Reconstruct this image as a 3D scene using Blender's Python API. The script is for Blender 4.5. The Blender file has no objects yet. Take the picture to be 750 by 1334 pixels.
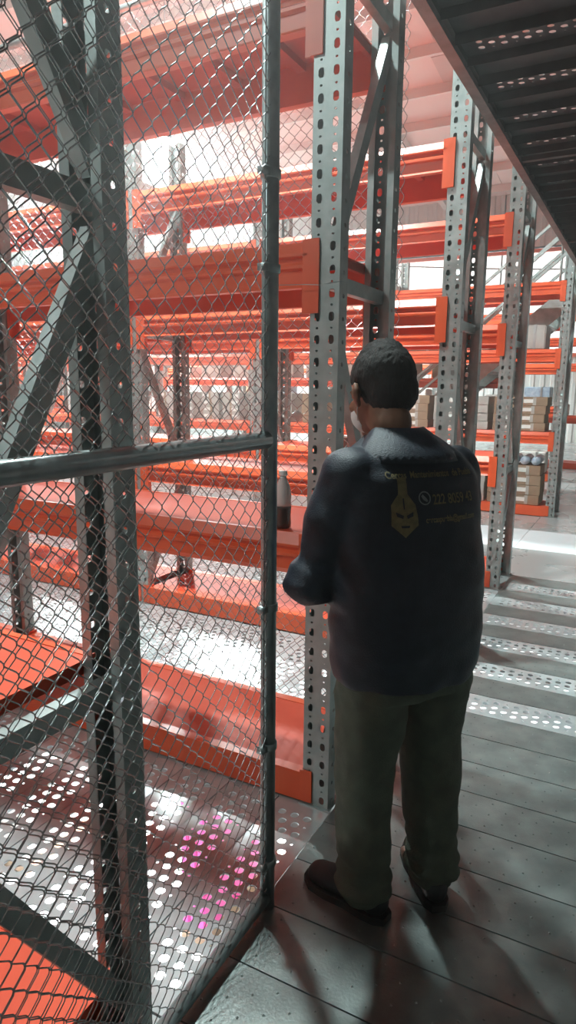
import bpy, bmesh, math, random
from mathutils import Vector, Matrix, noise
from mathutils.bvhtree import BVHTree
random.seed(7)
SC = bpy.context.scene
COL = SC.collection
# ------------------------------------------------------------------ camera, world, exposure
def make_camera():
    f, yaw, pitch, roll = 872.33, .48947, .18552, .010105
    cy, sy = math.cos(yaw), math.sin(yaw)
    w = Vector((-sy*math.cos(pitch), cy*math.cos(pitch), -math.sin(pitch)))
    r = Vector((cy, sy, 0)); u = r.cross(w)
    r2 = r*math.cos(roll)+u*math.sin(roll); u2 = r2.cross(w)
    cd = bpy.data.cameras.new('camera'); cam = bpy.data.objects.new('camera', cd); COL.objects.link(cam)
    m = Matrix((r2, u2, -w)).transposed().to_4x4(); m.translation = (0, 0, 1.6)
    cam.matrix_world = m
    cd.sensor_fit = 'VERTICAL'; cd.sensor_height = 24; cd.lens = 24*f/1334
    cd.clip_start = .02; cd.clip_end = 200
    SC.camera = cam
make_camera()
world = bpy.data.worlds.new('World'); SC.world = world; world.use_nodes = True
world.node_tree.nodes['Background'].inputs['Color'].default_value = (.75, .85, 1, 1)
world.node_tree.nodes['Background'].inputs['Strength'].default_value = .25
wv = world.node_tree.nodes.new('ShaderNodeVolumeScatter')          # thin haze in the air of the hall
wv.inputs['Density'].default_value = .0155; wv.inputs['Anisotropy'].default_value = .80; wv.inputs['Color'].default_value = (1, .93, .92, 1)
world.node_tree.links.new(wv.outputs[0], world.node_tree.nodes['World Output'].inputs['Volume'])
SC.view_settings.view_transform = 'Standard'; SC.view_settings.look = 'None'
SC.view_settings.gamma = 1; SC.view_settings.use_curve_mapping = False
SC.view_settings.exposure = 0.40
SC.cycles.use_denoising = True
SC.cycles.max_bounces = 8; SC.cycles.glossy_bounces = 4; SC.cycles.diffuse_bounces = 4
SC.cycles.transmission_bounces = 6; SC.cycles.volume_bounces = 0
SC.cycles.caustics_reflective = False; SC.cycles.caustics_refractive = False
SC.cycles.sample_clamp_indirect = 4

LAMPS = [(-8.26, 10.66, 6.0, 9500), (-10.03, 8.47, 6.0, 3000), (-14.98, 14.37, 6.0, 3500), (-3.6, 4.9, 6.2, 2000), (-2.5, 2.84, 6.2, 2300),
         (-9.5, 14.5, 6.0, 4500), (-9.5, 19.0, 5.2, 1800), (-4.2, -3.0, 6.2, 620)]
LOWER_LAMPS = [(-3.6, 4.2), (-7.5, 5.2), (-4.5, 8.5)]
# ------------------------------------------------------------------ materials
def nodes_of(name):
    m = bpy.data.materials.new(name); m.use_nodes = True
    nt = m.node_tree; return m, nt, nt.nodes['Principled BSDF']
def mat(name, c1, c2=None, scale=8, rough=.5, metal=0, bump=0, bscale=60, rvar=0, stretch=(1, 1, 1), spec=.5):
    m, nt, p = nodes_of(name)
    tc = nt.nodes.new('ShaderNodeTexCoord'); mp = nt.nodes.new('ShaderNodeMapping'); mp.inputs['Scale'].default_value = stretch
    nt.links.new(tc.outputs['Object'], mp.inputs['Vector'])
    n = nt.nodes.new('ShaderNodeTexNoise'); n.inputs['Scale'].default_value = scale; n.inputs['Detail'].default_value = 5
    nt.links.new(mp.outputs[0], n.inputs['Vector'])
    r = nt.nodes.new('ShaderNodeValToRGB'); r.color_ramp.elements[0].position = .35; r.color_ramp.elements[1].position = .68
    r.color_ramp.elements[0].color = (*c1, 1); r.color_ramp.elements[1].color = (*(c2 or c1), 1)
    nt.links.new(n.outputs['Fac'], r.inputs['Fac']); nt.links.new(r.outputs[0], p.inputs['Base Color'])
    p.inputs['Roughness'].default_value = rough; p.inputs['Metallic'].default_value = metal
    p.inputs['Specular IOR Level'].default_value = spec
    if rvar:
        mr = nt.nodes.new('ShaderNodeMapRange'); mr.inputs['To Min'].default_value = max(.05, rough-rvar); mr.inputs['To Max'].default_value = rough+rvar
        nt.links.new(n.outputs['Fac'], mr.inputs['Value']); nt.links.new(mr.outputs[0], p.inputs['Roughness'])
    if bump:
        n2 = nt.nodes.new('ShaderNodeTexNoise'); n2.inputs['Scale'].default_value = bscale; n2.inputs['Detail'].default_value = 3
        nt.links.new(mp.outputs[0], n2.inputs['Vector'])
        b = nt.nodes.new('ShaderNodeBump'); b.inputs['Strength'].default_value = bump; b.inputs['Distance'].default_value = .01
        nt.links.new(n2.outputs['Fac'], b.inputs['Height']); nt.links.new(b.outputs[0], p.inputs['Normal'])
    return m
def emis(name, c, s):
    m, nt, p = nodes_of(name)
    p.inputs['Base Color'].default_value = (*c, 1); p.inputs['Emission Color'].default_value = (*c, 1); p.inputs['Emission Strength'].default_value = s
    return m
M = dict(
    galv=mat('galvanised_steel', (.30, .34, .33), (.42, .46, .45), 14, .42, .55, .05, 90, .08),
    deck=mat('galvanised_deck_steel', (.52, .57, .58), (.66, .71, .72), 9, .22, .4, .06, 120, .08),
    dimple=mat('worn_deck_steel', (.20, .23, .225), (.32, .36, .35), 7, .33, .5, .08, 120, .1),
    wire=mat('zinc_wire', (.42, .43, .43), (.55, .56, .56), 40, .26, .9),
    tube=mat('galvanised_tube', (.24, .28, .28), (.36, .40, .40), 20, .36, .7, .05, 60, .1),
    orange=mat('orange_powder_coat', (.76, .095, .026), (.84, .125, .038), 5, .38, 0, .03, 40, .06),
    red=mat('red_orange_shelf_paint', (.62, .070, .030), (.70, .095, .042), 4, .62, 0, .03, 40, .06, spec=.3),
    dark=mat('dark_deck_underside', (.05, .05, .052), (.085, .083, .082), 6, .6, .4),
    edge=mat('dark_steel_channel', (.16, .135, .13), (.24, .20, .19), 12, .5, .4),
    wallu=mat('wall_sheet', (.62, .60, .58), (.72, .69, .67), 1, .6),
    walld=mat('dark_wall_sheet', (.24, .23, .22), (.30, .29, .28), 1, .7),  # darker colour for the unseen walls, so they bounce less light
    roof=mat('roof_sheet', (.78, .62, .59), (.84, .69, .66), .6, .6),  # pink tint is light bounced off the red racks, mixed into the colour
    roofd=mat('roof_dull_panel', (.58, .47, .45), (.64, .53, .51), .8, .7),
    purlin=mat('roof_purlin', (.74, .66, .63), (.8, .72, .69), 1, .6),
    smooth=mat('smooth_floor_plate', (.43, .45, .45), (.48, .50, .50), 2, .28, .3, .03, 20, .08),
    white=mat('lit_floor_strip', (.76, .80, .83), (.80, .84, .87), 2, .5, 0),  # light falling on the far floor, painted in as a paler plate colour
    concrete=mat('pale_concrete', (.72, .73, .73), (.82, .83, .83), 1, .6),
    carton=mat('brown_cardboard', (.30, .20, .13), (.38, .26, .17), 6, .8),
    cartong=mat('grey_cardboard', (.42, .39, .36), (.52, .49, .46), 6, .8),
    paper=mat('white_label_paper', (.82, .82, .78), (.86, .86, .82), 6, .7),
    blue=mat('blue_grey_film', (.32, .42, .55), (.6, .68, .76), 18, .3),
    magenta=mat('magenta_film', (.85, .04, .38), (.9, .08, .45), 3, .4),
    yellow=mat('yellow_carton', (.85, .68, .22), (.9, .74, .3), 3, .6),
    navy=mat('navy_jacket_cloth', (.010, .015, .025), (.015, .022, .034), 30, .52, 0, .25, 260, spec=.35),
    khaki=mat('olive_trouser_cloth', (.080, .094, .068), (.112, .126, .092), 18, .85, 0, .3, 240),
    shoe=mat('black_boot_leather', (.012, .013, .014), (.022, .022, .022), 20, .5, 0, .1),
    sole=mat('dark_rubber_sole', (.03, .03, .03), (.05, .045, .04), 20, .8),
    skin=mat('tan_skin', (.22, .105, .062), (.28, .135, .08), 12, .55, 0, .05, 80),
    hair=mat('black_hair', (.010, .008, .007), (.020, .016, .014), 40, .85, 0, .4, 160, stretch=(1, 1, .3)),
    maskc=mat('white_mask_cloth', (.72, .72, .70), (.8, .8, .78), 20, .8),
    gold=mat('gold_print', (.13, .105, .042), (.20, .16, .065), 60, .6),
    pale=mat('pale_print', (.16, .18, .18), (.22, .24, .24), 60, .6),
    shell=mat('grey_lamp_housing', (.4, .4, .4), (.5, .5, .5), 6, .4, .5),
    liquid=mat('dark_brown_drink', (.045, .02, .015), (.06, .03, .02), 6, .15),
    plastic=mat('clouded_bottle_plastic', (.62, .56, .54), (.68, .62, .60), 6, .2),
    cap=mat('white_bottle_cap', (.8, .78, .75), (.84, .82, .8), 6, .4),
    lamp=emis('lamp_glow', (.86, 1, .98), 90), tubeglow=emis('tube_glow', (.9, 1, 1), 12),
    daylight=emis('daylit_translucent_sheet', (.93, .97, .95), .85),
)
# ------------------------------------------------------------------ helpers
def tag(o, label=None, cat=None, group=None, kind=None):
    if label: o['label'] = label
    if cat: o['category'] = cat
    if group: o['group'] = group
    if kind: o['kind'] = kind
    return o
def empty(name, loc=(0, 0, 0), rz=0, **k):
    o = bpy.data.objects.new(name, None); COL.objects.link(o); o.location = loc; o.rotation_euler.z = rz
    o.empty_display_size = .1
    return tag(o, **k)
def link(name, me, parent=None, loc=None, rz=0):
    o = bpy.data.objects.new(name, me); COL.objects.link(o)
    if parent: o.parent = parent
    if loc is not None: o.location = loc
    o.rotation_euler.z = rz
    return o
def mesh(name, bm, m, smooth=False):
    me = bpy.data.meshes.new(name)
    bmesh.ops.recalc_face_normals(bm, faces=bm.faces[:])
    bm.to_mesh(me); bm.free(); me.materials.append(M[m])
    if smooth:
        for p in me.polygons: p.use_smooth = True
    return me
def raw(name, vs, fs, m, smooth=False):
    me = bpy.data.meshes.new(name); me.from_pydata(vs, [], fs); me.materials.append(M[m])
    if smooth:
        for p in me.polygons: p.use_smooth = True
    me.update(); return me
def box(bm, x0, x1, y0, y1, z0, z1):
    v = [bm.verts.new(p) for p in ((x0, y0, z0), (x1, y0, z0), (x1, y1, z0), (x0, y1, z0), (x0, y0, z1), (x1, y0, z1), (x1, y1, z1), (x0, y1, z1))]
    for f in ((0, 3, 2, 1), (4, 5, 6, 7), (0, 1, 5, 4), (1, 2, 6, 5), (2, 3, 7, 6), (3, 0, 4, 7)): bm.faces.new([v[i] for i in f])
def boxm(name, dims, m, bev=0):
    bm = bmesh.new(); box(bm, *dims)
    if bev: bmesh.ops.bevel(bm, geom=bm.edges[:], offset=bev, segments=2, affect='EDGES')
    return mesh(name, bm, m)
def tube(bm, pts, r, n=10, caps=True):
    pts = [Vector(p) for p in pts]; rs = r if isinstance(r, (list, tuple)) else [r]*len(pts)
    rings = []
    for i, p in enumerate(pts):
        d = (pts[min(i+1, len(pts)-1)]-pts[max(i-1, 0)]).normalized()
        a = d.cross(Vector((0, 0, 1)) if abs(d.z) < .9 else Vector((1, 0, 0))).normalized(); b = d.cross(a)
        rings.append([bm.verts.new(p+(a*math.cos(t*2*math.pi/n)+b*math.sin(t*2*math.pi/n))*rs[i]) for t in range(n)])
    for A, B in zip(rings, rings[1:]):
        for k in range(n): bm.faces.new((A[k], A[(k+1) % n], B[(k+1) % n], B[k]))
    if caps: bm.faces.new(rings[0][::-1]); bm.faces.new(rings[-1])
def lathe(bm, prof, n=20, c=(0, 0, 0)):
    rings = [[bm.verts.new((c[0]+r*math.cos(2*math.pi*k/n), c[1]+r*math.sin(2*math.pi*k/n), c[2]+z)) for k in range(n)] for r, z in prof]
    for A, B in zip(rings, rings[1:]):
        for k in range(n): bm.faces.new((A[k], A[(k+1) % n], B[(k+1) % n], B[k]))
    bm.faces.new(rings[0][::-1]); bm.faces.new(rings[-1])
def extrude_profile(name, prof, x0, x1, m, axis='X'):
    """prof: closed list of (y,z); swept along X"""
    n = len(prof); vs = [(x0, y, z) for y, z in prof]+[(x1, y, z) for y, z in prof]
    if axis == 'Y': vs = [(y, x, z) for x, y, z in vs]
    fs = [(i, (i+1) % n, n+(i+1) % n, n+i) for i in range(n)]+[tuple(range(n))[::-1], tuple(range(n, 2*n))]
    me = raw(name, vs, fs, m)
    bm = bmesh.new(); bm.from_mesh(me); bmesh.ops.recalc_face_normals(bm, faces=bm.faces[:]); bm.to_mesh(me); bm.free()
    return me
# a rectangular cell with a hole in it; emit(u,v,d) maps cell coordinates and depth into space
class Sheet:
    def __init__(s, emit): s.v = []; s.f = []; s.e = emit
    def pt(s, u, v, d): s.v.append(s.e(u, v, d)); return len(s.v)-1
    def quad(s, u0, u1, v0, v1, depths):
        for d in depths:
            s.f.append(tuple(s.pt(a, b, d) for a, b in ((u0, v0), (u1, v0), (u1, v1), (u0, v1))))
    def hole(s, u0, u1, v0, v1, cu, cv, poly, depths, back=True):
        a, b = depths
        outer = []
        for k in range(3): outer.append((u0+(u1-u0)*k/3, v0))
        for k in range(3): outer.append((u1, v0+(v1-v0)*k/3))
        for k in range(3): outer.append((u1-(u1-u0)*k/3, v1))
        for k in range(3): outer.append((u0, v1-(v1-v0)*k/3))
        hp = []
        for (x, y) in outer:
            t = math.atan2(y-cv, x-cu); r = poly(t); hp.append((cu+r*math.cos(t), cv+r*math.sin(t)))
        def ring(P, d): return [s.pt(x, y, d) for x, y in P]
        oa, ha = ring(outer, a), ring(hp, a); hb = ring(hp, b)
        for k in range(12):
            j = (k+1) % 12
            s.f.append((oa[k], oa[j], ha[j], ha[k])); s.f.append((ha[k], ha[j], hb[j], hb[k]))
        if back:
            ob = ring(outer, b)
            for k in range(12):
                j = (k+1) % 12; s.f.append((ob[k], hb[k], hb[j], ob[j]))
    def done(s, name, m): return raw(name, s.v, s.f, m)
circ = lambda r: (lambda t: r)
# ------------------------------------------------------------------ deck planks
PW = .226
def plank_mesh(name, L, m='deck', start=.05, end=.05):
    """plank along local Y 0..L, centred on X, top at z=0, slightly crowned; staggered round holes, folded flanges"""
    T = .004
    S = Sheet(lambda u, v, d: (u, v, -.0022*(u/(PW/2))**2-d))
    hw = PW/2-.0025; D = (0, T)
    band = .0795
    n = int((L-start-end)/.05)
    def strip(u0, u1):
        k = 3
        for i in range(k): S.quad(u0+(u1-u0)*i/k, u0+(u1-u0)*(i+1)/k, 0, L, D)
    strip(-hw, -band); strip(band, hw)
    y0 = (L-n*.05)/2
    for i in range(6):
        a = -band+i*band/3; S.quad(a, a+band/3, 0, y0, D); S.quad(a, a+band/3, y0+n*.05, L, D)
    for k in range(n):
        a, b = y0+k*.05, y0+(k+1)*.05; c = (a+b)/2
        if k % 2 == 0:
            for j in (-1, 0, 1): S.hole(j*.053-.0265, j*.053+.0265, a, b, j*.053, c, circ(.0158), D)
        else:
            for j in (-.5, .5): S.hole(j*.053-.0265, j*.053+.0265, a, b, j*.053, c, circ(.0158), D)
            for sgn in (-1, 1):
                u = sorted((sgn*.053, sgn*.0795)); S.hole(u[0], u[1], a, b, sgn*.066, c, circ(.0058), D)
    for sgn in (-1, 1):
        i = [S.pt(sgn*hw, 0, 0), S.pt(sgn*hw, L, 0), S.pt(sgn*hw, L, .045), S.pt(sgn*hw, 0, .045)]; S.f.append(tuple(i))
    for y in (0, L):
        i = [S.pt(-hw, y, 0), S.pt(hw, y, 0), S.pt(hw, y, .03), S.pt(-hw, y, .03)]; S.f.append(tuple(i))
    return S.done(name, m)
def solid_plank(name, L, m='dimple'):
    bm = bmesh.new(); hw = PW/2-.0025; k = 8
    g = [[bm.verts.new((-hw+2*hw*i/k, y, -.0015*((-hw+2*hw*i/k)/hw)**2)) for y in (0, L)] for i in range(k+1)]
    for i in range(k): bm.faces.new((g[i][0], g[i+1][0], g[i+1][1], g[i][1]))
    for i, s in ((0, -1), (k, 1)):
        a = [bm.verts.new((s*hw, y, -.045)) for y in (0, L)]
        bm.faces.new((g[i][0], g[i][1], a[1], a[0]))
    return mesh(name, bm, m)
def dimples(name, L):
    """small punched pimples on a solid plank, along local Y"""
    vs = []; fs = []
    ny = int(L/.056)
    for k in range(ny):
        for j in range(3 if k % 2 else 2):
            cx = ((j-1)*.075) if k % 2 else (j-.5)*.075; cy = .03+k*.056; b = len(vs)
            for t in range(6): vs.append((cx+.0045*math.cos(t*math.pi/3), cy+.0045*math.sin(t*math.pi/3), -.0022*(cx/.11)**2))
            vs.append((cx, cy, .0028))
            for t in range(6): fs.append((b+t, b+(t+1) % 6, b+6))
    return raw(name, vs, fs, 'dimple')
floor = empty('floor', kind='structure')
# aisles between the racks: planks run along Y
XE = -.93
def aisle(y0, y1, n, par):
    pm = plank_mesh('deck_plank', y1-y0)
    for i in range(n):
        x = -.93-PW/2-i*PW
        link('deck_plank', pm, par, (x, y0, 0))
aisle(1.14, 2.13, 13, floor)
aisle(2.70, 3.72, 21, floor)
aisle(4.25, 5.38, 28, floor)
# cross aisle: planks run along X (rotate -90 deg)
LX = 3.4
pmx = plank_mesh('deck_plank', LX); smx = solid_plank('solid_plank', LX); dmx = dimples('plank_pimples', LX)
k = 0
y = 3.30
ys_perf = [3.30+.226*2*i for i in range(-0, 6)]
seam = 3.30-.113
for i in range(-20, 12):
    yc = 3.30+i*.226
    perf = i >= 0 and i % 2 == 0
    o = link('deck_plank', pmx if perf else smx, floor, (XE, yc, 0), -math.pi/2)
    if not perf:
        d = link('pimple', dmx, o, (0, 0, 0)); d['kind'] = 'stuff'
YF = 3.30+11*.226+.113
# support under the racks and the farther plain floor
def slab(name, dims, m): return link(name, boxm(name, dims, m), floor)
for a, b in ((.40, 1.135), (2.135, 2.695), (3.725, 4.245), (5.385, YF)):
    slab('floor_plate', (-14 if b > 5 else -9, -.935, a, b, -.03, -.004), 'smooth')
slab('floor_plate', (-9, -.935, -3, .395, -.03, 0), 'smooth')
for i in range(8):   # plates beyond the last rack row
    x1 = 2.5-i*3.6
    for a, b, mm in ((YF+.005, 6.98, 'smooth'), (6.985, 7.98, 'white'), (7.985, 21.9, 'smooth')):  # middle strip: lit floor put into the plate colour
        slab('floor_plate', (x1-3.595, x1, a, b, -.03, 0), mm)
for yj in (1.1, 2.16, 2.72, 3.75, 4.22, 5.4):  # joists below the deck
    link('joist', boxm('joist', (-9, 2.4, yj-.03, yj+.03, -.20, -.05), 'edge'), floor)
# ------------------------------------------------------------------ uprights
UW, UD, UH = .107, .066, 3.35
def keyhole(t):
    x, y = math.cos(t), math.sin(t)
    if y < -.2: return .0098+.0105*((-y-.2)/.8)**1.6
    return .0098+.002*max(0, y)
def upright_mesh(H=UH):
    """origin at bottom front left corner; front face at y=0 facing -Y, depth to +Y, open back with lips"""
    T = .0025
    F = Sheet(lambda u, v, d: (u, d, v))
    n = int(H/.075)
    for k in range(n):
        z = k*.075
        for c in range(2):
            u0, u1 = c*UW/2, (c+1)*UW/2; cu = .027 if c == 0 else .080
            F.hole(u0, u1, z, z+.053, cu, z+.030, keyhole, (0, T))
            F.hole(u0, u1, z+.053, z+.075, cu, z+.064, circ(.0045), (0, T))
    L = Sheet(lambda u, v, d: (d, u, v)); R = Sheet(lambda u, v, d: (UW-d, u, v))
    for k in range(n):
        z = k*.075
        for s in (L, R):
            s.hole(0, UD, z, z+.0375, .036, z+.019, circ(.0085), (0, T)); s.quad(0, UD, z+.0375, z+.075, (0, T))
    B = Sheet(lambda u, v, d: (u, UD-d, v))
    for u0, u1 in ((0, .026), (UW-.026, UW)): B.quad(u0, u1, 0, n*.075, (0, T))
    v = F.v; f = list(F.f)
    for s in (L, R, B):
        b = len(v); v = v+s.v; f += [tuple(i+b for i in q) for q in s.f]
    return raw('upright', v, f, 'galv')
UM = upright_mesh()
BASE = boxm('base_plate', (-.012, UW+.012, -.012, UD+.012, 0, .006), 'galv')
# ------------------------------------------------------------------ beams and shelf panels
def beam_prof(h=.15):
    return [(.026, 0), (0, -.040), (0, -.047), (.014, -.052), (.016, -.064), (.001, -.076), (.001, -.086), (.016, -.092), (.016, -h+.012), (.006, -h), (.045, -h), (.045, 0)]
def beam_mesh(L): return extrude_profile('beam', beam_prof(), 0, L, 'orange')
def connector_mesh(side):
    """plate folded round the post; side +1: beam lies to the left (-X) of the post, -1: to the right"""
    bm = bmesh.new(); H = .24
    if side > 0: box(bm, -.006, .034, -.009, -.001, -H, 0); box(bm, -.010, -.002, -.009, .055, -H, 0); box(bm, -.030, -.008, -.004, .004, -H, 0); 
    else: box(bm, UW-.034, UW+.006, -.009, -.001, -H, 0); box(bm, UW+.002, UW+.010, -.009, .055, -H, 0); box(bm, UW+.008, UW+.030, -.004, .004, -H, 0)
    return mesh('connector', bm, 'orange')
CL, CR = connector_mesh(1), connector_mesh(-1)
BOLT = bmesh.new(); bmesh.ops.create_cone(BOLT, cap_ends=True, segments=6, radius1=.008, radius2=.007, depth=.008, matrix=Matrix.Rotation(math.pi/2, 4, 'X')); BOLT = mesh('bolt', BOLT, 'galv')
def brace_mesh(p, q, w=.050):
    """C channel from (y,z) p to q inside a frame, in the plane x=UW/2"""
    P, Q = Vector((0, p[0], p[1])), Vector((0, q[0], q[1])); d = (Q-P).normalized(); n = Vector((1, 0, 0)); s = d.cross(n)
    prof = [(-.016, -w/2), (.016, -w/2), (.016, -w/2+.003), (-.013, -w/2+.003), (-.013, w/2-.003), (.016, w/2-.003), (.016, w/2), (-.016, w/2)]
    prof = [(-a, b) for a, b in prof]
    vs = [tuple(P+n*a+s*b) for a, b in prof]+[tuple(Q+n*a+s*b) for a, b in prof]
    k = 8; fs = [(i, (i+1) % k, k+(i+1) % k, k+i) for i in range(k)]+[tuple(range(k)), tuple(range(k, 2*k))]
    bm = bmesh.new(); V = [bm.verts.new(v) for v in vs]
    for f in fs: bm.faces.new([V[i] for i in f])
    return mesh('brace', bm, 'galv')
ROWD = .55
braces = {}
def frame_braces(par, x, y0, flip, ZH=(.94, 1.95, 2.93)):
    a, b = UD*.5, ROWD-UD*.5
    key = flip
    if key not in braces:
        L = [brace_mesh((a, z), (b, z)) for z in ZH]
        zz = [.06]+list(ZH)
        for i in range(3):
            lo, hi = zz[i]+.05, zz[i+1]-.06
            up = (i % 2 == 0) != flip
            L.append(brace_mesh((a, hi if up else lo), (b, lo if up else hi)))
        braces[key] = L
    for me in braces[key]: link('brace', me, par, (x+UW/2, y0, 0))
PITCH = 2.2
X0 = -1.052     # left face of the end posts
beams = {}
def rack(y0, nb, levels, label, flip=False, loc_x=X0, panels=True, pitch=PITCH, n_side=1):
    r = empty('pallet_rack', (loc_x, y0, 0), label=label, cat='rack', group=None)
    for i in range(nb+1):
        x = -i*pitch
        for yy, rot in ((0, 0), (ROWD, math.pi)):
            u = link('upright', UM, r, (x+(UW if rot else 0), yy, .006), rot)
            link('base_plate', BASE, u, (0, 0, -.006))
        frame_braces(r, x, 0, flip)
    L = pitch-UW-.016
    if L not in beams:
        beams[L] = beam_mesh(L)
    for i in range(nb):
        for z in levels:
            bmz = beams[L]
            if z < .3:
                key = ('low', L)
                if key not in beams: beams[key] = extrude_profile('beam', [(0, 0), (0, -.12), (.01, -.125), (.045, -.125), (.045, 0)], 0, L, 'orange')
                bmz = beams[key]
            for yy, rot in ((-.004, 0), (ROWD+.004, math.pi)):
                xl = -(i+1)*pitch+UW+.008
                b = link('beam', bmz, r, (xl if not rot else xl+L, yy, z), rot)
                hcut = .24 if z > .3 else .125
                for s in (1, -1):
                    me = (CL if s > 0 else CR) if z > .3 else LOWC[s]
                    # in beam space: end posts sit at x=L+.008 (right) and x=-.008-UW (left)
                    c = link('connector', me, b, (L+.008 if s > 0 else -.008-UW, .004, .004))
            if panels:
                key = ('panel', L)
                if key not in beams: beams[key] = panel_mesh(L)
                p = link('shelf_panel', beams[key], r, (-(i+1)*pitch+UW+.008, 0, z-.002))
    return r
LOWC = {}
for s in (1, -1):
    bm = bmesh.new()
    if s > 0: box(bm, -.006, .040, -.009, -.001, -.12, .01); box(bm, -.010, -.002, -.009, .055, -.12, .01)
    else: box(bm, UW-.040, UW+.006, -.009, -.001, -.12, .01); box(bm, UW+.002, UW+.010, -.009, .055, -.12, .01)
    LOWC[s] = mesh('connector', bm, 'orange')
def panel_mesh(L):
    bm = bmesh.new()
    box(bm, -.005, L+.005, .042, ROWD-.042, -.006, 0)
    k = 7
    for i in range(k+1):
        x = L*i/k; box(bm, max(0, x-.02), min(L, x+.02), .046, ROWD-.046, -.036, -.007)
    return mesh('shelf_panel', bm, 'red')
LV = [.13, 1.07, 2.08, 2.87]
rack0 = rack(.535, 1, [.13, 1.0], 'nearest rack with solid orange shelves behind the chain-link panel at far left', flip=False)
rack1 = rack(2.12, 2, LV, 'rack whose perforated end post stands just left of the man, bottle on its shelf', flip=True)
rack2 = rack(3.72, 3, LV, 'rack whose end post rises just right of the man\'s head', flip=True)
rack3 = rack(5.39, 4, LV, 'third rack from the man, its post foot on the deck right of his elbow', flip=True)
rack4 = rack(8.90, 6, [.13, 1.07, 2.08, 2.87], 'far rack with brown carton stacks on its lower levels beyond the lit floor strip', flip=False)
rack5 = rack(10.6, 7, [.13, 1.07, 1.75, 2.4], 'rack with low orange beams standing directly behind the far carton rack', flip=True, loc_x=-1.9)
rack6 = rack(12.4, 8, [.13, 1.3, 2.0, 2.75, 3.2], 'second rack behind the far carton rack, orange beams close together', flip=True, loc_x=-1.4)
rack7 = rack(14.6, 9, [.13, 1.07, 2.1, 2.6, 3.1], 'rearmost orange beam rack in front of the bright corrugated wall', flip=False, loc_x=-.6)
# ------------------------------------------------------------------ chain-link
def chain_link(name, width, height, cw=.028, ch=.058, r=.0015, n=4):
    """woven wires in the local XZ plane, x 0..width, z 0..height"""
    vs = []; fs = []
    nw = int(width/cw*1)+1; nz = int(height/(ch/2))
    for i in range(nw):
        xc = i*cw
        pts = []
        for k in range(nz+1):
            s = 1 if (k+i) % 2 else -1
            x = xc+s*cw*.53; z = k*ch/2; y = .0
            # bend at the knuckle: two points, passing from one face to the other
            pts.append((x-s*.004, -.0022 if s > 0 else .0022, z-.006))
            pts.append((x, (0.0), z))
            pts.append((x-s*.004, .0022 if s > 0 else -.0022, z+.006))
        pts = [(min(max(x, 0), width), y, min(max(z, 0), height)) for x, y, z in pts]
        b = len(vs)
        for q, p in enumerate(pts):
            a = pts[min(q+1, len(pts)-1)]; c = pts[max(q-1, 0)]
            d = Vector((a[0]-c[0], a[1]-c[1], a[2]-c[2]))
            if d.length < 1e-6: d = Vector((0, 0, 1))
            d.normalize(); e1 = Vector((0, 1, 0)); e1 = (e1-d*e1.dot(d)).normalized(); e2 = d.cross(e1)
            for t in range(n):
                w = e1*math.cos(t*2*math.pi/n)+e2*math.sin(t*2*math.pi/n); vs.append((p[0]+w.x*r, p[1]+w.y*r, p[2]+w.z*r))
        for q in range(len(pts)-1):
            for t in range(n):
                fs.append((b+q*n+t, b+q*n+(t+1) % n, b+(q+1)*n+(t+1) % n, b+(q+1)*n+t))
    return raw(name, vs, fs, 'wire', True)
def tubeobj(name, pts, r, par, m='tube', n=16):
    bm = bmesh.new(); tube(bm, pts, r, n); return link(name, mesh(name, bm, m, True), par)
GX, GY = -.909, 1.594
gate = empty('chain_link_gate', (GX, GY, 0), label='chain-link panel with round tube frame in the left foreground, its post left of the man', cat='fence')
tubeobj('post', [(0, 0, .0), (0, 0, 3.3)], .0225, gate)
tubeobj('mid_rail', [(0, -.02, 1.457), (0, -2.3, 1.457)], .0235, gate)
tubeobj('bottom_rail', [(0, -.02, .045), (0, -2.3, .045)], .0215, gate)
tubeobj('post', [(0, -2.3, .0), (0, -2.3, 3.3)], .0225, gate)
tubeobj('top_rail', [(0, -2.3, 3.3), (0, .0, 3.3)], .0225, gate)
cm = chain_link('chain_link_mesh', 2.28, 3.26)
o = link('chain_link_mesh', cm, gate, (.006, -.012, .04), -math.pi/2); o['kind'] = 'stuff'
for z in (.16, .55, .98, 1.9, 2.13, 2.62):      # tie clamps on the post
    bm = bmesh.new(); lathe(bm, [(.0245, -.012), (.027, -.010), (.027, .010), (.0245, .012)], 14, (0, 0, z)); box(bm, -.012, .012, -.046, -.022, z-.009, z+.009)
    link('clamp', mesh('clamp', bm, 'tube', True), gate)
tb = bmesh.new()                     # tension bar down the edge of the mesh
box(tb, -.003, .003, -.034, -.028, .05, 3.25); link('tension_bar', mesh('tension_bar', tb, 'tube'), gate)
rear = empty('chain_link_fence', (-.94, 2.712, 0), label='finer looking chain-link fence along the back of the rack beside the man', cat='fence')
cm2 = chain_link('chain_link_mesh', 3.9, 3.3)
o = link('chain_link_mesh', cm2, rear, (0, 0, .02), math.pi); o['kind'] = 'stuff'
tubeobj('top_rail', [(0, .004, 3.32), (-3.9, .004, 3.32)], .018, rear)
tubeobj('post', [(-3.9, .004, 0), (-3.9, .004, 3.34)], .02, rear)
side = chain_link('side_mesh', .54, 3.2)
o = link('side_mesh', side, rack0, (UW+.006, ROWD-.01, .03), -math.pi/2); o['kind'] = 'stuff'
# wire tied across the end post
tw = empty('tie_wire', (-1.06, 2.10, 1.93), label='thin loose tie wire wound round the end post by the man', cat='wire')
tubeobj('wire', [(-.10, -.004, .01), (0, -.012, .005), (.06, -.014, 0), (.13, -.010, .008), (.135, .03, .01)], .0012, tw, n=6)
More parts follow.
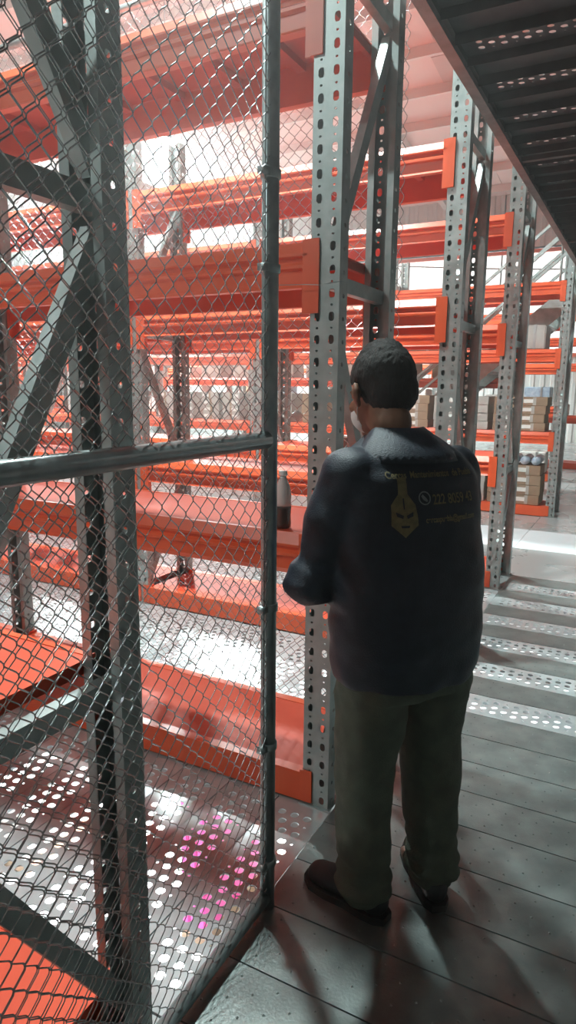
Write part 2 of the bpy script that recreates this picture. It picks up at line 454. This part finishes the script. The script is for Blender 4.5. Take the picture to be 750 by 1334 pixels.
# ------------------------------------------------------------------ upper deck over the cross aisle
ceil = empty('ceiling', (0, 0, 0), kind='structure')
ZD = 3.06
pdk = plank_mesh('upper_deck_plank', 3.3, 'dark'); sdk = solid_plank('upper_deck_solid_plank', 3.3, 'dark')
for i in range(-18, 27):
    yc = 3.30+i*.226
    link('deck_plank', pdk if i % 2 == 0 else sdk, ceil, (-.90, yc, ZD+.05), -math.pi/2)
link('edge_channel', extrude_profile('edge_channel', [(0, 0), (.05, 0), (.05, .004), (.004, .004), (.004, .106), (.05, .106), (.05, .11), (0, .11)], -1, 9.25, 'edge', 'Y'), ceil, (-.93, 0, ZD-.045))
for i in range(4): link('joist', boxm('joist', (-.88, 2.4, -.02, .02, -.03, 0), 'dark'), ceil, (0, -.6+i*2.7, ZD))
link('cross_girder', boxm('cross_girder', (-.92, 2.4, 9.2, 9.3, ZD-.12, ZD+.06), 'edge'), ceil)
tubeobj('conduit', [(-.6, 7.2, ZD-.07), (.4, 6.9, ZD-.07), (1.6, 7.0, ZD-.07)], .012, ceil, 'galv')
# ------------------------------------------------------------------ shell
def struct(name, me, loc=None): return tag(link(name, me, None, loc), kind='structure')
YW = 22.0
def roof_z(y): return 7.3+(YW-y)*.12
rf = empty('ceiling', (0, 0, 0), kind='structure')
for i in range(10):
    x1 = 4-i*4.2; 
    for a, b in ((-5, 6), (6, 14), (14, YW)):
        vs = [(x1-4.19, a, roof_z(a)), (x1, a, roof_z(a)), (x1, b, roof_z(b)), (x1-4.19, b, roof_z(b))]; vs += [(x, y, z+.05) for x, y, z in vs]
        link('roof_panel', raw('roof_panel', vs, [(0, 1, 2, 3), (7, 6, 5, 4), (0, 4, 5, 1), (1, 5, 6, 2), (2, 6, 7, 3), (3, 7, 4, 0)], 'roof'), rf)
for k in range(14):
    y = 3+k*1.4; z = roof_z(y)
    link('purlin', boxm('purlin', (-38, 4, -.04, .04, -.2, 0), 'purlin'), rf, (0, y, z))
for i in range(9):
    for k in range(5):
        y = 6.2+k*2.8; x = -1.2-i*3.4
        vs = [(x, y, roof_z(y)-.012), (x+1.5, y, roof_z(y)-.012), (x+1.5, y+1.1, roof_z(y+1.1)-.012), (x, y+1.1, roof_z(y+1.1)-.012)]
        vs += [(a, b, c+.02) for a, b, c in vs]
        link('dull_panel', raw('dull_panel', vs, [(0, 1, 2, 3), (7, 6, 5, 4), (0, 4, 5, 1), (1, 5, 6, 2), (2, 6, 7, 3), (3, 7, 4, 0)], 'roofd'), rf)
for i in range(8): link('rafter', boxm('rafter', (-.08, .08, -5, YW, 0, .01), 'purlin'), rf, (-2-i*4.2, 0, 0))
for o in [o for o in rf.children if o.name.startswith('rafter')]:
    me = o.data.copy(); o.data = me
    for v in me.vertices: v.co.z = roof_z(v.co.y)-.25+(.25 if v.co.z > .005 else 0)
def corrugated(x0, x1, z0, z1, m, name='wall_sheet'):
    vs = []; x = x0; d = 0
    while x < x1:
        for dx, dd in ((0, 0), (.14, 0), (.17, .04), (.27, .04)): vs.append((x+dx, dd))
        x += .30
    V = [(a, -b, z0) for a, b in vs]+[(a, -b, z1) for a, b in vs]; n = len(vs)
    return raw(name, V, [(i, i+1, n+i+1, n+i) for i in range(n-1)], m)
wb = empty('wall_back', (0, YW, 0), kind='structure')
for i in range(10):
    x0 = -38+i*4.2
    link('wall_sheet', corrugated(x0, x0+4.0, 5.75, 7.6, 'wallu'), wb)
    link('daylight_sheet', corrugated(x0, x0+4.0, 2.6, 5.7, 'daylight'), wb)
    link('wall_sheet', corrugated(x0, x0+4.0, -3, 2.55, 'wallu'), wb)
for z, m in ((5.62, 'orange'), (2.6, 'orange'), (4.2, 'purlin')): link('girt', boxm('girt', (-38, 4, -.14, -.06, z-.05, z+.05), m), wb)
struct('wall_left', boxm('wall_left', (-38.2, -38, -5, YW, -3, 12), 'wallu'))
struct('wall_right', boxm('wall_right', (4, 4.2, -5, YW, -3, 12), 'walld'))
struct('wall_front', boxm('wall_front', (-38, 4, -5.2, -5, -3, 12), 'walld'))
struct('floor_lower', boxm('floor_lower', (-38, 4, -5, YW, -3.1, -3), 'concrete'))
# ------------------------------------------------------------------ lamps
def lamp_things():
    bm = bmesh.new(); lathe(bm, [(.20, 0), (.19, .02), (.13, .14), (.07, .20), (.06, .30), (.03, .33)], 24)
    hs = mesh('housing', bm, 'shell', True)
    bm = bmesh.new(); lathe(bm, [(.185, -.012), (.185, -.002)], 24); lens = mesh('lens', bm, 'lamp')
    bm = bmesh.new(); tube(bm, [(0, 0, .33), (0, 0, 1.3)], .008, 6); rod = mesh('rod', bm, 'shell')
    labs = ['brightest round high-bay lamp shining through the chain-link above the far racks', 'round high-bay lamp at the left picture edge beside the diagonal brace',
            'small distant high-bay lamp low at left between brace and post', 'high-bay lamp hanging above the aisle behind the man',
            'high-bay lamp hanging above the nearest closed aisle', 'high-bay lamp hidden behind the racks, between the two farther lamps at left', 'farthest high-bay lamp near the bright back wall', 'high-bay lamp behind the camera, left of the cross aisle']
    for (x, y, z, p), lb in zip(LAMPS, labs):
        t = empty('high_bay_lamp', (x, y, z), label=lb, cat='lamp', group='round high-bay lamps under the roof')
        link('housing', hs, t); link('lens', lens, t); link('rod', boxm('rod', (-.008, .008, -.008, .008, .33, roof_z(y)-z-.005), 'shell'), t)
        l = bpy.data.lights.new('lamp_light', 'SPOT'); l.energy = p; l.color = (.84, 1, .98); l.shadow_soft_size = .18
        l.spot_size = math.radians(78 if abs(y-2.84) < .01 else 165); l.spot_blend = .5
        lo = bpy.data.objects.new('lamp_light', l); COL.objects.link(lo); lo.parent = t; lo.location = (0, 0, -.03)
lamp_things()
for i, (x, y) in enumerate(LOWER_LAMPS):
    t = empty('ceiling_tube_lamp', (x, y, -.25), label=['tube lamp under the deck below the closed aisle', 'tube lamp under the deck farther left', 'tube lamp under the deck farthest from the man'][i], cat='lamp')
    bm = bmesh.new(); tube(bm, [(-.6, 0, 0), (.6, 0, 0)], .02, 10); link('tube', mesh('tube', bm, 'tubeglow'), t)
    link('housing', boxm('housing', (-.65, .65, -.06, .06, .025, .06), 'shell'), t)
    l = bpy.data.lights.new('tube_light', 'AREA'); l.shape = 'RECTANGLE'; l.size = 1.6; l.size_y = .5; l.energy = 1000; l.color = (.95, 1, 1)
    lo = bpy.data.objects.new('tube_light', l); COL.objects.link(lo); lo.parent = t; lo.location = (0, 0, -.06)
# ------------------------------------------------------------------ goods
def bottle():
    t = empty('drink_bottle', (-1.194, 2.20, 1.07), label='small clear plastic bottle with dark drink in its base on the orange shelf', cat='bottle')
    bm = bmesh.new(); lathe(bm, [(.024, .0), (.031, .004), (.032, .02), (.030, .05), (.032, .075), (.032, .085)], 24); link('drink', mesh('drink', bm, 'liquid', True), t)
    bm = bmesh.new(); lathe(bm, [(.032, .0855), (.030, .10), (.032, .125), (.027, .155), (.017, .182), (.013, .190), (.013, .200)], 24); link('bottle_body', mesh('bottle_body', bm, 'plastic', True), t)
    bm = bmesh.new(); lathe(bm, [(.0155, .200), (.0165, .202), (.0165, .216), (.015, .218)], 20); link('cap', mesh('cap', bm, 'cap', True), t)
bottle()
ORD = ['first', 'second', 'third', 'fourth', 'fifth', 'sixth', 'seventh', 'eighth', 'ninth', 'tenth', 'eleventh', 'twelfth', 'thirteenth', 'fourteenth']
cm_cache = {}
def carton_meshes(w, d, h, m):
    k = (w, d, h, m)
    if k not in cm_cache:
        b = boxm('carton', (-w/2, w/2, 0, d, 0, h), m, .004)
        l = boxm('paper_label', (-w*.42, -w*.05, -.002, .0005, h*.32, h*.75), 'paper')
        t = boxm('tape', (-.02, .02, -.0015, .0005, h*.0+.004, h-.004), 'cartong' if m == 'carton' else 'carton')
        cm_cache[k] = (b, l, t)
    return cm_cache[k]
def stack(x, y, z, n, w, h, m, where, group, rl=False, d=.42):
    b, l, t = carton_meshes(w, d, h, m)
    pos = {1: ['only'], 2: ['bottom', 'top'], 3: ['bottom', 'middle', 'top'], 4: ['bottom', 'second', 'third', 'top']}[n]
    for k in range(n):
        o = link('carton', b, None, (x+random.uniform(-.012, .012), y+random.uniform(-.01, .01), z+k*(h+.0015)))
        word = 'brown' if m == 'carton' else 'grey'
        tag(o, f'{pos[k]} {word} carton, {where}', 'box', group)
        link('paper_label', l, o, (0 if not rl else w*.46, 0, 0)); link('tape', t, o)
# the far rack: carton stacks beside its end post and on through its bays
yb = 8.96
for lev, (z, nm) in enumerate(((.132, 'floor level'), (1.072, 'shelf level'))):
    for i, x in enumerate((-1.30, -1.63, -2.0, -2.4, -2.8, -3.5, -3.9, -4.4, -4.9, -5.8, -6.2, -6.7, -7.1)):
        m = 'carton' if i in (0, 1, 4, 7) else 'cartong'
        stack(x, yb, z, 4, .31, .125 if lev == 0 else .105, m, f'{ORD[i]} stack from end post, far rack {nm}', f'cartons stacked on the {nm} of the far rack', rl=(i % 2 == 1))
for i, x in enumerate((-1.3, -1.72, -2.15, -2.6)):
    o = link('film_roll', None or boxm('film_roll', (-.18, .18, 0, .40, 0, .16), 'blue', .04), None, (x, 9.02, .655)) if False else None
def goods(y, xs, z, where, lab, seed):
    rnd = random.Random(seed)
    for i, x in enumerate(xs):
        h = rnd.uniform(.18, .42); w = rnd.uniform(.34, .46); m = rnd.choice(['carton', 'cartong', 'cartong', 'paper', 'blue'])
        bm = bmesh.new(); box(bm, -w/2, w/2, 0, .42, 0, h)
        bmesh.ops.bevel(bm, geom=bm.edges[:], offset=.012, segments=2, affect='EDGES')
        o = link('bundle', mesh('bundle', bm, m), None, (x, y, z))
        w_ = {'carton': 'brown', 'cartong': 'grey', 'paper': 'white', 'blue': 'blue-grey'}[m]
        tag(o, f'{w_} bundle, {ORD[i]} from right, {where}', 'box', lab)
        s = link('strap', boxm('strap', (w*.12, w*.12+.03, -.003, .423, .0, h+.003), 'shell'), o)
def slots(lx, nb, per=3):
    out = []
    for b in range(nb):
        for q in range(per): out.append(lx-b*PITCH-.36-(PITCH-.84)*q/(per-1))
    return out
goods(10.66, slots(-1.9, 4), 1.072, 'shelf level of rack behind far cartons', 'bundles behind the far cartons', 3)
goods(10.66, slots(-1.9, 4), 1.752, 'upper level of rack behind far cartons', 'bundles on the upper level behind the far cartons', 4)
goods(12.46, slots(-1.4, 4), 1.302, 'middle level of second rack behind', 'bundles in the second rack behind', 5)
goods(12.46, slots(-1.4, 4), .132, 'floor level of second rack behind', 'low bundles in the second rack behind', 6)
goods(14.66, slots(-.6, 4), 1.072, 'shelf level of rearmost rack', 'bundles in the rearmost rack', 8)
goods(8.98, slots(-1.05, 3), 2.082, 'high level of far carton rack', 'bundles high on the far carton rack', 9)
# silver blue rolls below the shelf of the far rack, stored on the carton tops
bm = bmesh.new(); tube(bm, [(0, 0, 0), (0, .42, 0)], .055, 14); rollm = mesh('film_roll', bm, 'blue', True)
for i in range(8):
    o = link('film_roll', rollm, None, (-1.22-.135*i, 8.98, .132+4*.1265+.058)); tag(o, f'blue-silver film roll, {ORD[i]} from end post, on far floor level cartons', 'roll', 'film rolls on the far cartons')
# small dark parcel on the third rack
o = link('parcel', boxm('parcel', (-.09, .09, 0, .2, 0, .09), 'liquid', .006), None, (-2.42, 5.46, 1.07)); tag(o, 'small dark parcel on a distant orange shelf between the post and the rack', 'box')
# goods on the ground floor, seen through the holes in the deck
def lower(x, y, w, d, h, m, lab):
    bm = bmesh.new(); box(bm, 0, w, 0, d, 0, .12); t = empty('pallet_load', (x, y, -3), label=lab, cat='pallet')
    link('pallet', mesh('pallet', bm, 'carton'), t)
    nx, ny, nz = 3, 2, max(1, int(h/.35))
    me = boxm('carton', (.005, w/nx-.005, .005, d/ny-.005, .002, h/nz-.002), m, .01)
    for i in range(nx):
        for j in range(ny):
            for k in range(nz): link('carton', me, t, (i*w/nx, j*d/ny, .12+k*h/nz))
lower(-3.05, 3.9, .24, .9, 1.2, 'magenta', 'pallet of magenta boxes on the ground floor below the perforated deck')
lower(-5.2, 5.4, .5, .5, .7, 'magenta', 'smaller pallet of magenta boxes on the ground floor farther left')
lower(-3.2, 5.5, 1.0, .9, 1.0, 'yellow', 'pallet of yellow boxes on the ground floor below the man')
lower(-6.0, 3.8, 1.2, 1.0, .7, 'paper', 'pallet of white boxes on the ground floor')
lower(-9.5, 9.2, 1.2, 1.0, .8, 'orange', 'pallet of orange boxes on the ground floor')
# ------------------------------------------------------------------ staircase beyond the far rack
st = empty('staircase', (-4.3, 9.75, 0), label='grey steel staircase with handrails climbing right beyond the far rack', cat='stairs')
sl = .85
def bar3(name, p, q, w, h, par, m='galv'):
    P, Q = Vector(p), Vector(q); d = (Q-P); bm = bmesh.new(); box(bm, 0, d.length, -w/2, w/2, -h/2, h/2)
    o = link(name, mesh(name, bm, m), par, P); o.rotation_euler = d.to_track_quat('X', 'Z').to_euler(); return o
for yy in (0, .8): bar3('stringer', (0, yy, .05), (4.1, yy, .05+4.1*sl), .03, .26, st)
for i in range(17): link('tread', boxm('tread', (0, .26, 0, .8, -.015, .015), 'galv'), st, (.12+i*.238, 0, .2+i*.238*sl))
for yy in (0, .8):
    for dz in (.5, .78, 1.05): bar3('handrail', (0, yy, .15+dz), (4.1, yy, .15+dz+4.1*sl), .035, .035, st)
    for i in range(6): tubeobj('baluster', [(.3+i*.7, yy, .3+i*.7*sl), (.3+i*.7, yy, 1.2+i*.7*sl)], .015, st, 'galv', 8)
cb = empty('hanging_cable', (-1, 15.5, 4.4), label='thin dark cable sagging across the bright corrugated wall', cat='cable')
tubeobj('cable', [(-9+i*1.1, 0, .25*math.cos(i*.35)-.02*i) for i in range(14)], .012, cb, 'liquid', 6)
# ------------------------------------------------------------------ the man
def blob(bm, c, r, rot=None, seg=16):
    m = Matrix.Translation(c)
    if rot: m = m @ rot.to_4x4()
    m = m @ Matrix.Diagonal((*r, 1)); bmesh.ops.create_uvsphere(bm, u_segments=seg, v_segments=seg//2+2, radius=1, matrix=m)
def limb(bm, pts, rs, n=16):
    tube(bm, pts, rs, n)
    for p, r in zip(pts, rs): blob(bm, p, (r, r, r), seg=12)
def loft(bm, rings, n=28):
    """rings: (cx,cy,z,hw,hd)"""
    R = []
    for cx, cy, z, a, b in rings:
        ring = []
        for k in range(n):
            t = 2*math.pi*k/n; c, s = math.cos(t), math.sin(t); e = .85
            ring.append(bm.verts.new((cx+a*math.copysign(abs(c)**e, c), cy+b*math.copysign(abs(s)**e, s), z)))
        R.append(ring)
    for A, B in zip(R, R[1:]):
        for k in range(n): bm.faces.new((A[k], A[(k+1) % n], B[(k+1) % n], B[k]))
    bm.faces.new(R[0][::-1]); bm.faces.new(R[-1])
def remesh(name, bm, m, vox, sm=6, disp=None):
    me = bpy.data.meshes.new('tmp'); bmesh.ops.recalc_face_normals(bm, faces=bm.faces[:]); bm.to_mesh(me); bm.free()
    o = bpy.data.objects.new('tmp', me); COL.objects.link(o)
    rm = o.modifiers.new('r', 'REMESH'); rm.mode = 'VOXEL'; rm.voxel_size = vox
    s = o.modifiers.new('s', 'SMOOTH'); s.iterations = sm; s.factor = .5
    dg = bpy.context.evaluated_depsgraph_get(); dg.update()
    out = bpy.data.meshes.new_from_object(o.evaluated_get(dg)); out.name = name
    bpy.data.objects.remove(o); bpy.data.meshes.remove(me)
    if disp:
        nn = [v.normal.copy() for v in out.vertices]
        for v, q in zip(out.vertices, nn): v.co += q*disp(v.co)
    out.materials.clear(); out.materials.append(M[m])
    for p in out.polygons: p.use_smooth = True
    return out
HEAD = math.radians(52)
man = empty('person', (-.572, 1.81, 0), HEAD, label='man seen from behind in a dark navy jacket with gold back print and olive trousers', cat='person')
hc = Vector((-.018, .150, 1.592))
Lsh, Rsh = Vector((-.185, .02, 1.368)), Vector((.184, .05, 1.362))
Lel, Rel = Vector((-.275, .07, 1.07)), Vector((.242, .12, 1.09))
Lha, Rha = Vector((-.09, .31, 1.10)), Vector((.08, .34, 1.13))
Lft, Rft = Vector((-.11, .015, .09)), Vector((.13, -.01, .09))
Lkn, Rkn = Vector((-.105, .03, .50)), Vector((.125, .02, .50))
HS = 1.07
HR = Matrix.Rotation(math.radians(4), 3, 'Z') @ Matrix.Rotation(math.radians(-16), 3, 'X')
def hand(bm, w, d, side):
    """palm from wrist w along d, five fingers curled down"""
    d = d.normalized(); up = Vector((0, 0, 1)); s = d.cross(up).normalized()*side; dn = s.cross(d)*side
    dn = -up
    pc = w+d*.05
    R = Matrix((s, d, up)).transposed()
    blob(bm, pc, (.040, .052, .016), R)
    for k, (o, L) in enumerate(((-.030, .066), (-.010, .076), (.011, .070), (.030, .055))):
        a = w+d*.088+s*o; b = a+(d*.8+dn*.5).normalized()*L*.45; c = b+(d*.35+dn*.9).normalized()*L*.32; e = c+(dn-d*.15).normalized()*L*.25
        limb(bm, [a, b, c, e], [.0095, .0088, .0082, .0070], 8)
    a = w+d*.03-s*.030; b = a+(-s*.7+d*.7).normalized()*.034; c = b+(d+dn*.4).normalized()*.028
    limb(bm, [a, b, c], [.0125, .0105, .0085], 8)
def make_man():
    # skin: one continuous body
    bm = bmesh.new()
    loft(bm, [(0, 0, .86, .15, .10), (0, 0, .98, .155, .105), (0, 0, 1.10, .15, .105), (0, .02, 1.25, .165, .105), (0, .03, 1.38, .17, .09), (-.005, .045, 1.44, .09, .07)], 20)
    limb(bm, [(-.01, .045, 1.40), (-.022, .085, 1.50), hc+Vector((0, -.015, -.06))], [.075, .062, .060])
    for sh, el, ha in ((Lsh, Lel, Lha), (Rsh, Rel, Rha)): limb(bm, [sh, sh.lerp(el, .5), el, el.lerp(ha, .45), ha], [.055, .046, .038, .036, .026])
    for hp, kn, ft in ((Vector((-.09, 0, .88)), Lkn, Lft), (Vector((.09, 0, .88)), Rkn, Rft)):
        limb(bm, [hp, kn, kn.lerp(ft, .35), ft], [.085, .055, .052, .036])
        blob(bm, ft+Vector((0, .06, -.045)), (.035, .10, .03))
    hand(bm, Lha, Lha-Lel+Vector((.02, .0, 0)), 1); hand(bm, Rha, Rha-Rel, -1)
    def H(p, r, rot=None): blob(bm, hc+HR @ Vector(p)*HS, [q*HS for q in r], HR if rot is None else HR @ rot, 20)
    H((0, -.012, .02), (.074, .094, .092)); H((0, .035, -.035), (.062, .062, .078)); H((0, .045, -.075), (.048, .048, .04)); H((0, -.04, -.03), (.062, .055, .06))
    H((0, .098, -.025), (.012, .018, .022)); H((0, .108, -.036), (.015, .013, .011)); H((0, .088, .018), (.045, .012, .010))
    H((0, .094, -.066), (.022, .010, .007)); H((0, .092, -.078), (.020, .010, .007)); H((0, .085, -.1), (.022, .016, .014))
    for s in (-1, 1):
        H((s*.030, .083, .002), (.014, .010, .008)); H((s*.04, .07, -.03), (.022, .02, .02))
        H((s*.086, -.004, -.012), (.010, .020, .032), Matrix.Rotation(s*.45, 3, 'Z')); H((s*.080, -.000, -.038), (.008, .011, .012))
    link('body', remesh('body', bm, 'skin', .0055, 5), man)
    # hair: short cut cap
    bm = bmesh.new()
    def HH(p, r): blob(bm, hc+HR @ Vector(p)*HS, [q*HS for q in r], HR, 24)
    HH((0, -.016, .030), (.083, .103, .094)); HH((0, -.050, -.015), (.074, .063, .070)); HH((0, -.02, .06), (.068, .085, .074))
    hm = remesh('hair', bm, 'hair', .006, 3, lambda c: .0022*noise.noise(c*60)+.002*noise.noise(c*170))
    b2 = bmesh.new(); b2.from_mesh(hm); inv = HR.transposed()
    kill = []
    for v in b2.verts:
        p = inv @ (v.co-hc)
        lim = -.088 if p.y < -.03 else (-.088+(p.y+.03)*1.35)
        if p.y > .0: lim = max(lim, -.02+(p.y)*1.1)
        if p.z < lim: kill.append(v)
        elif p.y > .062 and p.z < .055: kill.append(v)
    bmesh.ops.delete(b2, geom=kill, context='VERTS'); b2.to_mesh(hm); b2.free()
    link('hair', hm, man)
    # face mask with ear loops
    bm = bmesh.new(); blob(bm, hc+HR @ Vector((0, .062, -.058)), (.062, .064, .058), HR, 28)
    cut = [v for v in bm.verts if (inv @ (v.co-hc)).y < .045]
    bmesh.ops.delete(bm, geom=cut, context='VERTS')
    mk = mesh('face_mask', bm, 'maskc', True); mo = link('face_mask', mk, man)
    for s in (-1, 1):
        for dz in (.012, -.03):
            a = hc+HR @ Vector((s*.060, .050, -.048+dz)); c = hc+HR @ Vector((s*.087, -.012, -.010+dz*.6)); b = a.lerp(c, .5)+HR @ Vector((s*.006, 0, 0))
            tubeobj('ear_loop', [a, b, c], .0016, mo, 'maskc', 6)
    # jacket
    bm = bmesh.new()
    loft(bm, [(0, .0, .765, .210, .150), (0, .0, .80, .222, .162), (0, .0, .88, .228, .168), (0, .005, 1.0, .232, .172), (-.002, .012, 1.14, .234, .164), (-.004, .022, 1.27, .230, .152),
              (-.006, .034, 1.36, .224, .134), (-.008, .042, 1.405, .190, .116), (-.010, .050, 1.44, .138, .10), (-.013, .062, 1.475, .086, .080)], 32)
    for s, sh, el, ha in ((-1, Lsh, Lel, Lha), (1, Rsh, Rel, Rha)):
        dv = (ha-el).normalized(); wr = ha-dv*.015
        limb(bm, [sh, sh.lerp(el, .45)+Vector((s*.012, 0, 0)), el+Vector((s*.008, -.012, -.006)), el.lerp(ha, .4), wr], [.074, .076, .075, .069, .052])
    def wr_(c):
        f = .009*noise.noise(Vector((c.x*5, c.y*5, c.z*9)))+.005*noise.noise(Vector((c.x*14, c.y*14, c.z*22)))
        for el in (Lel, Rel):
            d = (c-el).length
            if d < .16: f += .006*math.sin(c.z*95+c.x*30)*(1-d/.16)
        if c.z < .85: f += .004*math.sin(math.atan2(c.y, c.x)*9+c.z*12)*(.85-c.z)/.15
        return f
    jm = remesh('jacket', bm, 'navy', .009, 16, wr_); jk = link('jacket', jm, man)
    # hem band and collar
    bm = bmesh.new()
    rings = []
    n = 40
    cpts = [((-.010, .052, 1.430), .092, .082), ((-.013, .066, 1.462), .080, .074), ((-.015, .078, 1.488), .076, .072), ((-.016, .076, 1.491), .086, .080), ((-.014, .062, 1.465), .116, .100), ((-.012, .048, 1.425), .162, .136), ((-.012, .046, 1.402), .176, .146), ((-.012, .047, 1.408), .160, .130)]
    for c, a, b in cpts:
        rr = []
        for k in range(n):
            t = math.radians(-245)+math.radians(310)*k/(n-1)
            front = max(0, math.sin(t)); zz = c[2]-.055*max(0, .35+math.sin(t))*(1 if c[2] > 1.45 else .6)
            rr.append(bm.verts.new((c[0]+a*math.cos(t), c[1]+b*math.sin(t), zz)))
        rings.append(rr)
    for A, B in zip(rings, rings[1:]+rings[:1]):
        for k in range(n-1): bm.faces.new((A[k], A[k+1], B[k+1], B[k]))
    bmesh.ops.subdivide_edges(bm, edges=bm.edges[:], cuts=1, smooth=.5)
    link('collar', mesh('collar', bm, 'navy', True), jk)
    # back print, laid on the jacket surface
    bvh = BVHTree.FromPolygons([v.co for v in jm.vertices], [p.vertices for p in jm.polygons])
    def lay(me, off=.0025):
        for v in me.vertices:
            h = bvh.ray_cast(Vector((v.co.x, -1, v.co.z)), Vector((0, 1, 0)))
            v.co.y = (h[0].y if h[0] else -.13)-off-v.co.y*.0
    def text(s, cx, cz, w, size, m, name='lettering', shear=-.0):
        cu = bpy.data.curves.new('t', 'FONT'); cu.body = s; cu.size = size; cu.align_x = 'CENTER'; cu.offset = .0006
        o = bpy.data.objects.new('t', cu); COL.objects.link(o); dg = bpy.context.evaluated_depsgraph_get(); dg.update()
        me = bpy.data.meshes.new_from_object(o.evaluated_get(dg)); bpy.data.objects.remove(o)
        xs = [v.co.x for v in me.vertices]; k = w/(max(xs)-min(xs))
        for v in me.vertices: v.co = Vector((v.co.x*k+cx, 0, v.co.y+cz))
        b = bmesh.new(); b.from_mesh(me); bmesh.ops.triangulate(b, faces=b.faces[:]); bmesh.ops.subdivide_edges(b, edges=[e for e in b.edges if e.calc_length() > .012], cuts=2); b.to_mesh(me); b.free()
        lay(me); me.materials.clear(); me.materials.append(M[m]); link(name, me, jk)
    text('Cercas  Mantenimientos  de Puebla', .005, 1.366, .285, .024, 'gold')
    text('222 8059 43', .062, 1.296, .145, .036, 'gold')
    text('cercaspuebla@gmail.com', .048, 1.250, .175, .022, 'gold')
    def flat(name, polys, m, off=.0025):
        b = bmesh.new()
        for P in polys:
            b.faces.new([b.verts.new((x, 0, z)) for x, z in P])
        bmesh.ops.triangulate(b, faces=b.faces[:]); bmesh.ops.subdivide_edges(b, edges=[e for e in b.edges if e.calc_length() > .012], cuts=3, use_grid_fill=True)
        me = mesh(name, b, m); lay(me, off); link(name, me, jk)
    ex, ez = -.098, 1.275
    flat('emblem', [[(ex-.014, ez+.05), (ex+.014, ez+.05), (ex+.013, ez+.092), (ex-.013, ez+.092)],
                    [(ex-.014, ez+.05), (ex-.034, ez+.022), (ex-.036, ez-.03), (ex, ez-.062), (ex+.036, ez-.03), (ex+.034, ez+.022), (ex+.014, ez+.05)]], 'gold')
    flat('emblem_mark', [[(ex-.024, ez+.005), (ex-.004, ez-.004), (ex-.006, ez-.012), (ex-.022, ez-.006)], [(ex+.024, ez+.005), (ex+.004, ez-.004), (ex+.006, ez-.012), (ex+.022, ez-.006)],
                         [(ex-.012, ez-.03), (ex+.012, ez-.03), (ex+.010, ez-.036), (ex-.010, ez-.036)], [(ex-.002, ez+.04), (ex+.002, ez+.04), (ex+.002, ez+.012), (ex-.002, ez+.012)]], 'navy', .0035)
    def ringpoly(cx, cz, r0, r1, n=20):
        return [[(cx+r*math.cos(a), cz+r*math.sin(a)) for r, a in ((r0, 2*math.pi*k/n), (r1, 2*math.pi*k/n), (r1, 2*math.pi*(k+1)/n), (r0, 2*math.pi*(k+1)/n))] for k in range(n)]
    flat('phone_symbol', ringpoly(-.035, 1.313, .0145, .018)+[[(-.045, 1.318), (-.040, 1.323), (-.030, 1.313), (-.026, 1.306), (-.030, 1.303), (-.040, 1.309)]], 'pale')
    # trousers
    bm = bmesh.new()
    loft(bm, [(-.006, 0, .735, .198, .138), (-.004, 0, .80, .200, .140), (0, 0, .90, .185, .130)], 28)
    for s, kn, ft in ((-1, Lkn, Lft), (1, Rkn, Rft)):
        x0 = s*.096+(.016 if s > 0 else 0)
        loft(bm, [(ft.x, ft.y-.005, .058, .070, .078), (ft.x, ft.y-.005, .10, .084, .092), (ft.x, ft.y, .17, .076, .084), (kn.x*.6+ft.x*.4, kn.y*.5+ft.y*.5, .33, .082, .088), (kn.x, kn.y, .50, .090, .094),
                  (x0+s*.004, .01, .66, .100, .106), (x0, 0, .80, .102, .118)], 22)
    def wt(c):
        f = .010*noise.noise(Vector((c.x*7, c.y*7, c.z*10)))+.004*noise.noise(c*26)
        if c.z < .26: f += .006*math.sin(c.z*120+c.x*22+c.y*15)*(.26-c.z)/.2
        return f
    link('trousers', remesh('trousers', bm, 'khaki', .009, 5, wt), man)
    # boots
    for s, ft, rot in ((-1, Lft, math.radians(26)), (1, Rft, math.radians(-18))):
        R = Matrix.Rotation(rot, 4, 'Z')
        bm = bmesh.new()
        blob(bm, (0, -.045, .055), (.042, .052, .050)); blob(bm, (0, .02, .060), (.043, .075, .052)); blob(bm, (0, .105, .044), (.050, .085, .038)); blob(bm, (0, .15, .040), (.048, .050, .034))
        limb(bm, [(0, -.03, .06), (0, -.028, .16)], [.046, .050])
        bmesh.ops.bisect_plane(bm, geom=bm.verts[:]+bm.edges[:]+bm.faces[:], plane_co=(0, 0, .018), plane_no=(0, 0, -1), clear_outer=True)
        bmesh.ops.holes_fill(bm, edges=[e for e in bm.edges if e.is_boundary])
        b = link('boot', remesh('boot', bm, 'shoe', .006, 3), man, (ft.x, ft.y, 0), rot)
        bm = bmesh.new(); P = [(-.040, -.07), (-.046, -.02), (-.044, .04), (-.054, .11), (-.050, .17), (-.026, .205), (0, .212), (.026, .205), (.050, .17), (.054, .11), (.044, .04), (.046, -.02), (.040, -.07), (.022, -.098), (-.022, -.098)]
        lo = [bm.verts.new((x, y, 0)) for x, y in P]; hi = [bm.verts.new((x*1.0, y, .024)) for x, y in P]
        bm.faces.new(lo[::-1]); bm.faces.new(hi)
        for k in range(len(P)): j = (k+1) % len(P); bm.faces.new((lo[k], lo[j], hi[j], hi[k]))
        link('sole', mesh('sole', bm, 'sole'), b)
make_man()
